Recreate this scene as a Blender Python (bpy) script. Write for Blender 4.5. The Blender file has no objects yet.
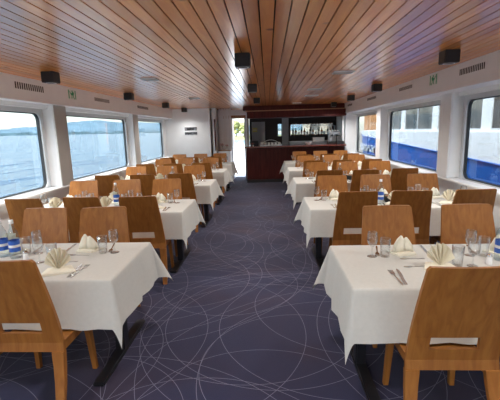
import bpy, bmesh, math, random
from mathutils import Vector, Matrix, noise
random.seed(7)
PI = math.pi
SC = bpy.context.scene
COL = SC.collection

# ------------------------------------------------------------------ materials
def new_mat(name):
    m = bpy.data.materials.new(name); m.use_nodes = True
    nt = m.node_tree
    for n in list(nt.nodes): nt.nodes.remove(n)
    out = nt.nodes.new('ShaderNodeOutputMaterial')
    return m, nt, out

def N(nt, typ, **kw):
    n = nt.nodes.new(typ)
    for k, v in kw.items():
        if k.startswith('i_'):
            key = k[2:]
            key = int(key) if key.isdigit() else key.replace('_', ' ')
            n.inputs[key].default_value = v
        else: setattr(n, k, v)
    return n

def ramp(nt, stops):
    r = nt.nodes.new('ShaderNodeValToRGB')
    els = r.color_ramp.elements
    while len(els) < len(stops): els.new(0.5)
    for e, (p, c) in zip(els, stops):
        e.position = p; e.color = (*c, 1)
    return r

def pbr(name, color, rough=0.5, metal=0.0, var=0.06, scale=6.0, bump=0.0, coat=0.0, spec=0.5, stretch=None):
    """principled surface with a mild procedural mottling of its own colour"""
    m, nt, out = new_mat(name)
    p = N(nt, 'ShaderNodeBsdfPrincipled', i_Roughness=rough, i_Metallic=metal)
    p.inputs['Coat Weight'].default_value = coat
    p.inputs['Coat Roughness'].default_value = 0.12
    p.inputs['Specular IOR Level'].default_value = spec
    tc = N(nt, 'ShaderNodeTexCoord')
    src = tc.outputs['Object']
    if stretch:
        mp = N(nt, 'ShaderNodeMapping'); mp.inputs['Scale'].default_value = stretch
        nt.links.new(src, mp.inputs['Vector']); src = mp.outputs['Vector']
    nz = N(nt, 'ShaderNodeTexNoise', i_Scale=scale, i_Detail=4.0)
    nt.links.new(src, nz.inputs['Vector'])
    lo = tuple(max(0, c * (1 - var)) for c in color); hi = tuple(min(1, c * (1 + var)) for c in color)
    r = ramp(nt, [(0.3, lo), (0.7, hi)])
    nt.links.new(nz.outputs['Fac'], r.inputs['Fac'])
    nt.links.new(r.outputs['Color'], p.inputs['Base Color'])
    if bump:
        b = N(nt, 'ShaderNodeBump', i_Strength=bump, i_Distance=0.01)
        nt.links.new(nz.outputs['Fac'], b.inputs['Height'])
        nt.links.new(b.outputs['Normal'], p.inputs['Normal'])
    nt.links.new(p.outputs['BSDF'], out.inputs['Surface'])
    return m

def wood(name, dark, light, grain=(14, 14, 1.2), rough=0.4, coat=0.15, island=False, spread=0.25):
    m, nt, out = new_mat(name)
    p = N(nt, 'ShaderNodeBsdfPrincipled', i_Roughness=rough)
    p.inputs['Coat Weight'].default_value = coat
    p.inputs['Coat Roughness'].default_value = 0.2
    p.inputs['Coat IOR'].default_value = 1.75 if island else 1.5
    p.inputs['Specular IOR Level'].default_value = .2 if name == 'mahogany' else .4
    tc = N(nt, 'ShaderNodeTexCoord')
    mp = N(nt, 'ShaderNodeMapping'); mp.inputs['Scale'].default_value = grain
    nt.links.new(tc.outputs['Object'], mp.inputs['Vector'])
    if island:
        g = N(nt, 'ShaderNodeNewGeometry'); rnd = g.outputs['Random Per Island']
    else:
        g = N(nt, 'ShaderNodeObjectInfo'); rnd = g.outputs['Random']
    mul = N(nt, 'ShaderNodeMath', operation='MULTIPLY'); mul.inputs[1].default_value = 37.0
    nt.links.new(rnd, mul.inputs[0])
    add = N(nt, 'ShaderNodeVectorMath', operation='ADD')
    nt.links.new(mp.outputs['Vector'], add.inputs[0]); nt.links.new(mul.outputs[0], add.inputs[1])
    nz = N(nt, 'ShaderNodeTexNoise', i_Scale=1.6, i_Detail=5.0, i_Distortion=0.8)
    nt.links.new(add.outputs[0], nz.inputs['Vector'])
    mid = tuple((a + b) / 2 for a, b in zip(dark, light))
    r = ramp(nt, [(0.3, dark), (0.5, mid), (0.68, light)])
    nt.links.new(nz.outputs['Fac'], r.inputs['Fac'])
    hs = N(nt, 'ShaderNodeHueSaturation')
    mr = N(nt, 'ShaderNodeMapRange'); mr.inputs['To Min'].default_value = 1 - spread; mr.inputs['To Max'].default_value = 1 + spread
    nt.links.new(rnd, mr.inputs['Value']); nt.links.new(mr.outputs[0], hs.inputs['Value'])
    nt.links.new(r.outputs['Color'], hs.inputs['Color'])
    col = hs.outputs['Color']
    if island:   # knots of the pine boards
        mp2 = N(nt, 'ShaderNodeMapping'); mp2.inputs['Scale'].default_value = (2.2, 2.6, 1)
        nt.links.new(tc.outputs['Object'], mp2.inputs['Vector'])
        a2 = N(nt, 'ShaderNodeVectorMath', operation='ADD')
        nt.links.new(mp2.outputs['Vector'], a2.inputs[0]); nt.links.new(mul.outputs[0], a2.inputs[1])
        vo = N(nt, 'ShaderNodeTexVoronoi', i_Scale=1.0)
        nt.links.new(a2.outputs[0], vo.inputs['Vector'])
        kr = ramp(nt, [(0.05, (1, 1, 1)), (0.10, (0, 0, 0))])
        nt.links.new(vo.outputs['Distance'], kr.inputs['Fac'])
        mx = N(nt, 'ShaderNodeMix', data_type='RGBA')
        nt.links.new(kr.outputs['Color'], mx.inputs['Factor'])
        nt.links.new(col, mx.inputs['A']); mx.inputs['B'].default_value = (dark[0] * .45, dark[1] * .35, dark[2] * .3, 1)
        col = mx.outputs['Result']
    nt.links.new(col, p.inputs['Base Color'])
    nt.links.new(p.outputs['BSDF'], out.inputs['Surface'])
    return m

def glass(name, tint=(1, 1, 1), refl=0.6, edge=0.25):
    """thin clear glass: see-through with a mirror reflection that grows to grazing"""
    m, nt, out = new_mat(name)
    t = N(nt, 'ShaderNodeBsdfTransparent'); t.inputs['Color'].default_value = (*tint, 1)
    g = N(nt, 'ShaderNodeBsdfGlossy', i_Roughness=0.03)
    lw = N(nt, 'ShaderNodeLayerWeight', i_Blend=.5)
    pw = N(nt, 'ShaderNodeMath', operation='POWER'); pw.inputs[1].default_value = edge
    nt.links.new(lw.outputs['Facing'], pw.inputs[0])
    mu = N(nt, 'ShaderNodeMath', operation='MULTIPLY_ADD'); mu.inputs[1].default_value = refl; mu.inputs[2].default_value = .06
    nt.links.new(pw.outputs[0], mu.inputs[0])
    mx = N(nt, 'ShaderNodeMixShader')
    nt.links.new(mu.outputs[0], mx.inputs[0]); nt.links.new(t.outputs[0], mx.inputs[1]); nt.links.new(g.outputs[0], mx.inputs[2])
    nt.links.new(mx.outputs[0], out.inputs['Surface'])
    return m

def carpet_mat():
    m, nt, out = new_mat('carpet')
    p = N(nt, 'ShaderNodeBsdfPrincipled', i_Roughness=0.9)
    p.inputs['Specular IOR Level'].default_value = 0.25
    p.inputs['Sheen Weight'].default_value = 0.15
    tc = N(nt, 'ShaderNodeTexCoord')
    warp = N(nt, 'ShaderNodeTexNoise', i_Scale=1.3, i_Detail=1.0)
    nt.links.new(tc.outputs['Object'], warp.inputs['Vector'])
    # mottled ground: plum and navy
    nz = N(nt, 'ShaderNodeTexNoise', i_Scale=1.1, i_Detail=2.0)
    nt.links.new(tc.outputs['Object'], nz.inputs['Vector'])
    r = ramp(nt, [(0.3, (0.013, 0.015, 0.050)), (0.55, (0.019, 0.016, 0.046)), (0.75, (0.030, 0.016, 0.034))])
    nt.links.new(nz.outputs['Fac'], r.inputs['Fac'])
    fine = N(nt, 'ShaderNodeTexNoise', i_Scale=260.0, i_Detail=2.0)
    nt.links.new(tc.outputs['Object'], fine.inputs['Vector'])
    acc = None
    rr = random.Random(5)
    layers = [(5.2, .49), (4.6, .45), (6.1, .47), (5.7, .39), (2.7, .36), (3.9, .49), (1.6, .46), (2.2, .485), (2.6, .46), (3.1, .49), (1.8, .47), (3.6, .44), (2.4, .40), (2.9, .42), (4.2, .48), (3.3, .37), (2.0, .49)]
    for (s, rad) in layers:
        mp = N(nt, 'ShaderNodeMapping')
        mp.inputs['Location'].default_value = (rr.uniform(0, 3), rr.uniform(0, 3), 0)
        mp.inputs['Rotation'].default_value = (0, 0, rr.uniform(0, 1.5))
        mp.inputs['Scale'].default_value = (1 / s, 1 / s, 0)
        nt.links.new(tc.outputs['Object'], mp.inputs['Vector'])
        fr = N(nt, 'ShaderNodeVectorMath', operation='FRACTION'); nt.links.new(mp.outputs[0], fr.inputs[0])
        sb = N(nt, 'ShaderNodeVectorMath', operation='SUBTRACT'); nt.links.new(fr.outputs[0], sb.inputs[0]); sb.inputs[1].default_value = (.5, .5, 0)
        ln = N(nt, 'ShaderNodeVectorMath', operation='LENGTH'); nt.links.new(sb.outputs[0], ln.inputs[0])
        d = N(nt, 'ShaderNodeMath', operation='SUBTRACT'); nt.links.new(ln.outputs['Value'], d.inputs[0]); d.inputs[1].default_value = rad
        ab = N(nt, 'ShaderNodeMath', operation='ABSOLUTE'); nt.links.new(d.outputs[0], ab.inputs[0])
        lt = N(nt, 'ShaderNodeMath', operation='LESS_THAN'); nt.links.new(ab.outputs[0], lt.inputs[0]); lt.inputs[1].default_value = 0.0020 / s
        if acc is None: acc = lt.outputs[0]
        else:
            mxm = N(nt, 'ShaderNodeMath', operation='MAXIMUM'); nt.links.new(acc, mxm.inputs[0]); nt.links.new(lt.outputs[0], mxm.inputs[1]); acc = mxm.outputs[0]
    sc = N(nt, 'ShaderNodeMath', operation='MULTIPLY'); nt.links.new(acc, sc.inputs[0]); sc.inputs[1].default_value = 0.68
    mx = N(nt, 'ShaderNodeMix', data_type='RGBA')
    nt.links.new(sc.outputs[0], mx.inputs['Factor']); nt.links.new(r.outputs['Color'], mx.inputs['A'])
    mx.inputs['B'].default_value = (0.2, 0.19, 0.26, 1)
    nt.links.new(mx.outputs['Result'], p.inputs['Base Color'])
    b = N(nt, 'ShaderNodeBump', i_Strength=0.25, i_Distance=0.004)
    nt.links.new(fine.outputs['Fac'], b.inputs['Height']); nt.links.new(b.outputs['Normal'], p.inputs['Normal'])
    nt.links.new(p.outputs['BSDF'], out.inputs['Surface'])
    return m

def water_mat():
    m, nt, out = new_mat('lake_water')
    p = N(nt, 'ShaderNodeBsdfPrincipled', i_Roughness=0.22, i_IOR=1.33)
    p.inputs['Base Color'].default_value = (0.06, 0.15, 0.24, 1)
    tc = N(nt, 'ShaderNodeTexCoord')
    mp = N(nt, 'ShaderNodeMapping'); mp.inputs['Scale'].default_value = (.8, 0.3, 1); mp.inputs['Rotation'].default_value = (0, 0, -.9)
    nt.links.new(tc.outputs['Object'], mp.inputs['Vector'])
    n1 = N(nt, 'ShaderNodeTexNoise', i_Scale=0.3, i_Detail=4.0, i_Roughness=0.55); nt.links.new(mp.outputs[0], n1.inputs['Vector'])
    b = N(nt, 'ShaderNodeBump', i_Strength=1.0, i_Distance=1.1); nt.links.new(n1.outputs['Fac'], b.inputs['Height'])
    nt.links.new(b.outputs['Normal'], p.inputs['Normal'])
    nt.links.new(p.outputs['BSDF'], out.inputs['Surface'])
    return m

M = dict(
    chair=wood('chair_beech', (.255, .088, .014), (.365, .145, .028), (18, 18, .8), .48, .06, spread=.1),
    ceil=wood('pine_boards', (.68, .19, .022), (.88, .35, .07), (9, .8, 9), .3, .9, island=True, spread=.22),
    groove=pbr('groove_dark', (.03, .014, .008), .9),
    mahog=wood('mahogany', (.06, .010, .009), (.10, .019, .015), (10, 10, 1), .45, .0, spread=.1),
    mahogred=wood('mahogany_edge', (.12, .022, .016), (.18, .035, .024), (3, 10, 10), .25, .5, spread=.05),
    tanwood=wood('tan_trim', (.33, .17, .08), (.45, .25, .13), (1, 10, 10), .45, .1),
    copper=wood('orange_beam', (.38, .16, .06), (.5, .24, .1), (1, 10, 10), .4, .2),
    white=pbr('white_paint', (.86, .87, .88), .42, var=.02),
    panelwhite=pbr('white_laminate', (.88, .90, .92), .35, var=.02),
    grey=pbr('grey_and_pillar_shade', (.40, .38, .355), .45, var=.03),
    alu=pbr('anodised_frame', (.62, .64, .66), .35, .3, var=.03),
    gasket=pbr('rubber_gasket', (.035, .04, .045), .7),
    cloth=pbr('table_linen', (.58, .57, .53), .85, var=.025, scale=40, bump=.08, spec=.2),
    napkin=pbr('cream_napkin', (.80, .76, .63), .85, var=.03, scale=50, bump=.08, spec=.2),
    bardark=pbr('doorway_darkness', (.02, .012, .012), .5),  # darkness of the doorway behind the bar, painted as wall colour
    black=pbr('black_plastic', (.018, .018, .02), .5),
    blackmetal=pbr('black_steel', (.02, .02, .024), .4, .2),
    steel=pbr('cutlery_steel', (.62, .61, .6), .22, 1.0, var=.02),
    chrome=pbr('brushed_steel', (.55, .56, .57), .3, .9, var=.05),
    slot=pbr('vent_slot', (.06, .055, .05), .9),
    green=pbr('sign_green', (.03, .36, .17), .5),
    signwhite=pbr('sign_white', (.78, .83, .79), .5, var=.02),
    yellow=pbr('yellow_sign', (.62, .56, .14), .5),
    wallgrey=pbr('galley_panel', (.36, .38, .41), .5),
    blue=pbr('label_blue', (.03, .12, .5), .45),
    hullblue=pbr('hull_blue', (.010, .115, .46), .5, var=.08, scale=1.5, spec=.25),
    hullwhite=pbr('hull_white', (.82, .84, .85), .35, var=.03, scale=1.0),
    shipglass=pbr('painted_reflection_glass', (.12, .11, .095), .08, var=.7, scale=1.1, stretch=(1, 1.6, 1)),  # brownish blotches in the base colour stand in for reflections
    deck=pbr('deck_paint', (.72, .70, .69), .7),
    stone=pbr('quay_stone', (.45, .42, .38), .9, scale=2),
    wallbeige=pbr('house_render', (.66, .55, .40), .9),
    orange=pbr('house_orange', (.6, .27, .1), .8),
    roofred=pbr('roof_tile', (.35, .14, .08), .9),
    leaf=pbr('tree_leaves', (.20, .22, .08), .8, var=.4, scale=3),
    bark=pbr('tree_bark', (.12, .08, .05), .9),
    hill=pbr('hill_with_haze', (.20, .31, .39), 1.0, var=.25, scale=.012, spec=0),  # bluish distance haze is mixed into the hill colour
    shore=pbr('shore_woods_with_haze', (.11, .18, .21), 1.0, var=.45, scale=.03, spec=0),  # the same blue haze tints the colour of the woods
    bottledark=pbr('dark_bottle', (.03, .04, .025), .15, coat=.4),
    bottleamber=pbr('amber_bottle', (.25, .1, .03), .15, coat=.4),
    red=pbr('red_petals', (.55, .05, .08), .7),
    pink=pbr('pink_petals', (.7, .28, .3), .7),
    basket=pbr('dark_basket', (.03, .035, .04), .6),
    picture=pbr('picture_print', (.16, .17, .2), .5, var=.8, scale=14),
    ceramic=pbr('white_ceramic', (.8, .8, .8), .25, var=.02),
    pane=glass('window_glass', (.60, .63, .635), .5, 4),
    tumbler=glass('drinking_glass', (.975, .985, .99), .8, 1.6),
    bottleglass=glass('bottle_glass', (.88, .93, .95), .6, 2.5),
    carpet=carpet_mat(), water=water_mat(),
)

# ------------------------------------------------------------------ mesh builder
class MB:
    def __init__(s): s.v = []; s.f = []; s.m = []; s.sm = []
    def add(s, verts, faces, mat=0, smooth=False):
        o = len(s.v); s.v += [tuple(p) for p in verts]
        for f in faces: s.f.append(tuple(i + o for i in f)); s.m.append(mat); s.sm.append(smooth)
    def box(s, x0, x1, y0, y1, z0, z1, mat=0):
        if x0 > x1: x0, x1 = x1, x0
        if y0 > y1: y0, y1 = y1, y0
        v = [(x, y, z) for z in (z0, z1) for y in (y0, y1) for x in (x0, x1)]
        s.add(v, [(0, 2, 3, 1), (4, 5, 7, 6), (0, 1, 5, 4), (2, 6, 7, 3), (0, 4, 6, 2), (1, 3, 7, 5)], mat)
    def rbox(s, x0, x1, y0, y1, z0, z1, r=.005, mat=0, seg=2):
        if x0 > x1: x0, x1 = x1, x0
        if y0 > y1: y0, y1 = y1, y0
        bm = bmesh.new(); bmesh.ops.create_cube(bm, size=1)
        for v in bm.verts:
            v.co = Vector(((x0 + x1) / 2 + v.co.x * (x1 - x0), (y0 + y1) / 2 + v.co.y * (y1 - y0), (z0 + z1) / 2 + v.co.z * (z1 - z0)))
        bmesh.ops.bevel(bm, geom=list(bm.edges), offset=min(r, (x1 - x0) * .45, (y1 - y0) * .45, (z1 - z0) * .45), segments=seg, affect='EDGES')
        s.bm(bm, mat)
    def bm(s, bm, mat=0, smooth=False):
        bm.verts.index_update()
        s.add([v.co[:] for v in bm.verts], [[v.index for v in f.verts] for f in bm.faces], mat, smooth); bm.free()
    def lathe(s, prof, c=(0, 0, 0), n=14, mat=0, smooth=True):
        v = []; f = []
        for (r, z) in prof:
            for k in range(n):
                a = 2 * PI * k / n; v.append((c[0] + r * math.cos(a), c[1] + r * math.sin(a), c[2] + z))
        for i in range(len(prof) - 1):
            for k in range(n):
                f.append((i * n + k, i * n + (k + 1) % n, (i + 1) * n + (k + 1) % n, (i + 1) * n + k))
        s.add(v, f, mat, smooth)
    def tube(s, pts, r, n=8, mat=0, cap=True):
        pts = [Vector(p) for p in pts]; v = []; f = []
        for i, p in enumerate(pts):
            d = (pts[min(i + 1, len(pts) - 1)] - pts[max(i - 1, 0)]).normalized()
            a = d.orthogonal().normalized() if abs(d.z) > .9 else d.cross(Vector((0, 0, 1))).normalized()
            b = d.cross(a); rr = r[i] if isinstance(r, (list, tuple)) else r
            for k in range(n):
                t = 2 * PI * k / n; v.append(p + a * math.cos(t) * rr + b * math.sin(t) * rr)
        for i in range(len(pts) - 1):
            for k in range(n): f.append((i * n + k, i * n + (k + 1) % n, (i + 1) * n + (k + 1) % n, (i + 1) * n + k))
        if cap: f.append(tuple(range(n))[::-1]); f.append(tuple((len(pts) - 1) * n + k for k in range(n)))
        s.add(v, f, mat, True)
    def sections(s, secs, mat=0, smooth=False):
        """loft of 4-point (or n-point) sections, capped"""
        n = len(secs[0]); v = [p for q in secs for p in q]; f = []
        for i in range(len(secs) - 1):
            for k in range(n): f.append((i * n + k, i * n + (k + 1) % n, (i + 1) * n + (k + 1) % n, (i + 1) * n + k))
        f.append(tuple(range(n))[::-1]); f.append(tuple((len(secs) - 1) * n + k for k in range(n)))
        s.add(v, f, mat, smooth)
    def prism(s, poly, z0, z1, mat=0):
        n = len(poly)
        v = [(x, y, z0) for x, y in poly] + [(x, y, z1) for x, y in poly]
        f = [tuple(range(n))[::-1], tuple(range(n, 2 * n))] + [(k, (k + 1) % n, n + (k + 1) % n, n + k) for k in range(n)]
        s.add(v, f, mat)
    def mesh(s, name, mats, fix=True):
        me = bpy.data.meshes.new(name)
        me.from_pydata(s.v, [], s.f)
        for m in (mats if isinstance(mats, (list, tuple)) else [mats]): me.materials.append(M[m])
        me.polygons.foreach_set('material_index', s.m); me.polygons.foreach_set('use_smooth', s.sm)
        if fix:
            bm = bmesh.new(); bm.from_mesh(me); bmesh.ops.recalc_face_normals(bm, faces=bm.faces); bm.to_mesh(me); bm.free()
        me.update()
        return me
    def build(s, name, mats, parent=None, loc=(0, 0, 0), rz=0, fix=True):
        return link(name, s.mesh(name, mats, fix), parent, loc, rz)

def link(name, me, parent=None, loc=(0, 0, 0), rz=0):
    o = bpy.data.objects.new(name, me); COL.objects.link(o)
    o.location = loc; o.rotation_euler = (0, 0, rz)
    if parent: o.parent = parent
    return o
def tag(o, label=None, cat=None, group=None, kind=None):
    if label: o['label'] = label
    if cat: o['category'] = cat
    if group: o['group'] = group
    if kind: o['kind'] = kind
    return o
def thing(name, label, cat, loc=(0, 0, 0), rz=0, group=None):
    o = bpy.data.objects.new(name, None); COL.objects.link(o); o.empty_display_size = .1
    o.location = loc; o.rotation_euler = (0, 0, rz)
    return tag(o, label, cat, group)
KIDS = {}
def kids(o): return [c for c in bpy.data.objects if c.parent == o] if o.name not in KIDS else KIDS[o.name]
def copy_tree(o, parent=None):
    c = o.copy(); COL.objects.link(c)
    if parent: c.parent = parent
    for ch in kids(o): copy_tree(ch, c)
    return c
class Proto:
    """first use moves the prototype itself, later uses copy it"""
    def __init__(s, root):
        s.root = root; s.used = False
        stack = [root]
        while stack:
            o = stack.pop(); KIDS[o.name] = [c for c in bpy.data.objects if c.parent == o]; stack += KIDS[o.name]
    def place(s, loc, rz, label, cat=None, group=None):
        o = s.root if not s.used else copy_tree(s.root)
        s.used = True
        o.location = loc; o.rotation_euler = (0, 0, rz)
        return tag(o, label, cat, group)
def struct(o, label=None, cat=None): return tag(o, label, cat, kind='structure')

# ------------------------------------------------------------------ the saloon shell
XL, XR, HC = -3.3, 2.75, 2.40           # window planes and ceiling height
SILL, HEAD = .905, 2.0
Y0, YB = -1.6, 12.25                    # open stern end and the forward bulkhead
PILLARS = [-.95, 2.36, 5.66, 8.95]
GLASS = [(-.68, 2.1), (2.62, 5.4), (5.92, 8.69), (9.21, 11.758)]

m = MB(); m.box(XL - .1, XR + .1, Y0, 13.7, -.06, 0)
struct(m.build('floor', 'carpet'), 'dark plum carpet with thin pale looping circle lines', 'floor')

m = MB()
bw = .099; x = XL
while x < XR:
    x1 = min(x + bw - .0095, XR)
    m.box(x, x1, Y0, 13.7, HC, HC + .018, 0)
    x += bw
m.box(XL - .1, XR + .1, Y0, 13.7, HC + .016, HC + .15, 1)
struct(m.build('ceiling', ['ceil', 'groove']), 'varnished pine board ceiling running the length of the saloon', 'ceiling')

def side_wall(side, name):
    s = -1 if side == 'left' else 1
    XW = XL if s < 0 else XR
    o = s * .035                                  # outwards
    m = MB()
    m.box(XW, XW + o, Y0, 13.7, -.3, SILL - .03, 0)             # below the windows
    m.box(XW, XW + o, Y0, 13.7, HEAD, HC + .1, 0)               # header
    edges = [Y0] + [v for g in GLASS for v in g] + [13.7]
    for a, b in zip(edges[0::2], edges[1::2]): m.box(XW, XW + o, a, b, SILL - .03, HEAD, 0)
    # inner lining below the sill
    m.box(XW - s * .0, XW - s * .12, Y0, YB, 0, SILL - .035, 0)
    w = struct(m.build(name, 'white'), 'white side wall of the saloon below and between the windows, ' + ('lake side' if s < 0 else 'ship side'), 'wall')
    # sill ledge
    m = MB(); m.rbox(XW, XW - s * .2, Y0, YB, SILL - .03, SILL, .006)
    struct(m.build('trim_1' if s < 0 else 'trim_2', 'white'), 'white ledge under the windows, ' + ('lake side' if s < 0 else 'ship side'), 'ledge')
    # soffit box with ridge
    m = MB(); xf = -3.05 if s < 0 else 2.38
    m.box(XW, xf, Y0, YB, 2.125, HC - .001)
    m.rbox(XW, xf - s * .012, Y0, YB, 2.105, 2.13, .004)
    m.box(XW, XW - s * .1, Y0, YB, HEAD + .05, 2.105, 0)
    struct(m.build('trim_3' if s < 0 else 'trim_4', 'white'), 'white boxed duct above the windows, ' + ('lake side' if s < 0 else 'ship side'), 'duct')
    # pillars between the windows
    for i, yc in enumerate(PILLARS):
        m = MB(); xi = XW - s * .18
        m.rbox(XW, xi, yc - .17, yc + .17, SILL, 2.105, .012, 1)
        m.rbox(xi, xi - s * .01, yc - .168, yc + .168, SILL + .003, 2.104, .004, 0)  # lake side: shadow on the inner face is painted as grey
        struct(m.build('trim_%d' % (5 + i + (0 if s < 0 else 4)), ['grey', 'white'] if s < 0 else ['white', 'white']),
               'pillar between two windows, ' + ('lake side' if s < 0 else 'ship side'), 'pillar')
    return XW, s

def window(idx, XW, s, y0, y1, z0=SILL, z1=HEAD, label=''):
    """rounded aluminium frame, rubber gasket and one pane"""
    root = thing('window_%d' % idx, label, 'window'); root['kind'] = 'structure'
    def ringpts(d, r, n=5):
        out = []
        for cx, cy, a0 in ((y1 - d - r, z1 - d - r, 0), (y0 + d + r, z1 - d - r, 90), (y0 + d + r, z0 + d + r, 180), (y1 - d - r, z0 + d + r, 270)):
            for k in range(n + 1):
                a = math.radians(a0 + 90 * k / n); out.append((cx + r * math.cos(a), cz(cy, r, a)))
        return out
    def cz(cy, r, a): return cy + r * math.sin(a)
    def ring(mb, da, ra, db, rb, xa, xb, mat):
        A = ringpts(da, ra); B = ringpts(db, rb); n = len(A)
        v = [(xa, y, z) for y, z in A] + [(xa, y, z) for y, z in B] + [(xb, y, z) for y, z in A] + [(xb, y, z) for y, z in B]
        f = []
        for k in range(n):
            j = (k + 1) % n
            f += [(k, j, n + j, n + k), (2 * n + k, 3 * n + k, 3 * n + j, 2 * n + j), (k, 2 * n + k, 2 * n + j, j), (n + k, n + j, 3 * n + j, 3 * n + k)]
        mb.add(v, f, mat)
    f = MB(); ring(f, -.055, .02, .012, .10, XW - s * .0, XW - s * .035, 0)
    f.build('window_frame', 'alu', root)
    g = MB(); ring(g, .005, .10, .024, .09, XW + s * .03, XW - s * .012, 0)
    g.build('gasket', 'gasket', root)
    p = MB(); A = ringpts(.02, .09); n = len(A)
    p.add([(XW + s * .02, y, z) for y, z in A] + [(XW + s * .026, y, z) for y, z in A],
          [tuple(range(n)), tuple(range(n, 2 * n))[::-1]] + [(k, (k + 1) % n, n + (k + 1) % n, n + k) for k in range(n)])
    p.build('pane', 'pane', root)
    return root

wi = 1
ORD = ['first', 'second', 'third', 'fourth', 'fifth']
for side in ('left', 'right'):
    XW, s = side_wall(side, 'wall_' + side)
    for i, (a, b) in enumerate(GLASS):
        window(wi, XW, s, a, b, label='%s window from the stern on the %s side, rounded corners' % (ORD[i], 'lake' if s < 0 else 'moored ship'))
        wi += 1

# soffit vents, exit signs
def vent(X, s, y0, y1, z0, z1, n, label):
    r = thing('wall_vent', label, 'vent', group='ventilation grilles above the windows')
    m = MB(); m.rbox(X, X - s * .004, y0 - .03, y1 + .03, z0 - .02, z1 + .02, .002); m.build('plate', 'white', r)
    m = MB()
    for k in range(n):
        y = y0 + (y1 - y0) * (k + .5) / n
        m.box(X - s * .003, X - s * .006, y - (y1 - y0) / n * .27, y + (y1 - y0) / n * .27, z0, z1)
    m.build('slots', 'slot', r)
def exit_sign(X, s, yc, zc, label):
    r = thing('escape_sign', label, 'sign')
    m = MB(); m.box(X, X - s * .004, yc - .13, yc + .13, zc - .075, zc + .075); m.build('sign_board', 'signwhite', r)
    m = MB(); x0, x1 = X - s * .004, X - s * .006
    def bar(ya, za, yb, zb, w):
        d = Vector((yb - ya, zb - za)).normalized(); q = Vector((-d.y, d.x)) * w / 2
        P = [(ya + q.x, za + q.y), (ya - q.x, za - q.y), (yb - q.x, zb - q.y), (yb + q.x, zb + q.y)]
        m.add([(x0, yc + u, zc + v) for u, v in P] + [(x1, yc + u, zc + v) for u, v in P],
              [(0, 1, 2, 3), (7, 6, 5, 4), (0, 4, 5, 1), (1, 5, 6, 2), (2, 6, 7, 3), (3, 7, 4, 0)])
    # climbing figure and frame
    for a in ((-.1, -.065, -.1, .065, .022), (.1, -.065, .1, .065, .022), (-.03, .0, .05, .03, .03), (.0, .05, .02, .045, .03), (-.03, 0, -.07, .045, .016),
              (.05, .03, .03, -.03, .018), (.03, -.03, .06, -.065, .018), (.0, .01, -.02, -.06, .018), (.02, -.01, .0, .06, .02)):
        bar(*a)
    m.build('pictogram', 'green', r)
vent(-3.05, -1, 4.58, 5.19, 2.245, 2.325, 14, 'slotted vent grille above the front window, lake side')
vent(-3.05, -1, 6.72, 7.36, 2.255, 2.315, 14, 'slotted vent grille just past the green sign, lake side')
vent(-3.05, -1, 8.95, 9.77, 2.255, 2.315, 16, 'slotted vent grille far along the lake side, nearer the white panel')
vent(2.38, 1, 4.38, 4.94, 2.255, 2.325, 15, 'slotted vent grille above the front window, ship side')
vent(2.38, 1, 6.47, 7.09, 2.275, 2.33, 14, 'slotted vent grille just past the green sign, ship side')
vent(2.38, 1, 8.55, 9.28, 2.275, 2.33, 16, 'slotted vent grille between the two far ceiling spotlights, ship side')
vent(2.38, 1, 10.9, 11.5, 2.275, 2.33, 14, 'slotted vent grille nearest the bar, ship side')
exit_sign(-3.05, -1, 5.95, 2.29, 'green escape pictogram on the white duct, lake side')
exit_sign(2.38, 1, 5.68, 2.3, 'green escape pictogram on the white duct, ship side')

# square black downlights
def spot_proto():
    r = thing('ceiling_spotlight', 'x', 'lamp')
    m = MB(); m.rbox(-.075, .075, -.075, .075, -.125, 0, .006); m.build('housing', 'black', r)
    m = MB(); m.lathe([(.0, -.121), (.045, -.121), (.05, -.1265), (.056, -.1275), (.058, -.1255)], n=16); m.build('reflector', 'chrome', r)
    m = MB(); m.rbox(-.055, .055, -.055, .055, -.008, 0.0, .002); m.build('mounting_plate', 'black', r)
    return Proto(r)
SP = spot_proto()
for X, ys, lab in ((-2.54, (4.5, 7.05, 9.6, 11.75, -.6, 1.95), 'lake side'), (1.94, (4.1, 6.95, 9.05, 11.3, -.6, 1.75), 'ship side'), (-.23, (3.88, 6.35, 9.0, -.8, 1.2), 'middle')):
    for k, y in enumerate(ys):
        SP.place((X - (.08 if y == 4.1 else 0), y, HC), 0, ('square black spotlight under the board ceiling, %s of the %s row' % (ORD[k], lab)) if y > 3 else 'square black spotlight behind the tables, %s row, %s the stern' % (lab, 'nearest' if y < 0 else 'second from'), 'lamp', 'black ceiling spotlights')

# white ceiling fittings
def ceiling_vent(x, y, sx, sy, label):
    r = thing('ceiling_vent', label, 'vent', (x, y, HC), group='white fittings in the ceiling')
    m = MB(); m.rbox(-sx, sx, -sy, sy, -.018, 0, .006); m.build('frame', 'ceramic', r)
    m = MB()
    for k in range(5): m.box(-sx * .85, sx * .85, -sy * .75 + k * sy * .36, -sy * .75 + k * sy * .36 + sy * .12, -.021, -.017)
    m.build('louvres', 'grey', r)
ceiling_vent(1.03, 5.3, .14, .1, 'white ceiling fitting over the second ship-side table')
ceiling_vent(.9, 7.35, .13, .12, 'white ceiling fitting over the third ship-side table')
ceiling_vent(1.0, 8.75, .15, .12, 'white ceiling fitting between third and fourth ship-side tables')
ceiling_vent(.85, 11.0, .13, .1, 'white ceiling fitting next to the bar canopy')
ceiling_vent(-1.6, 5.3, .11, .1, 'white ceiling fitting over the second lake-side table')
ceiling_vent(-1.6, 8.5, .11, .1, 'white ceiling fitting over the fourth lake-side table')

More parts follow.
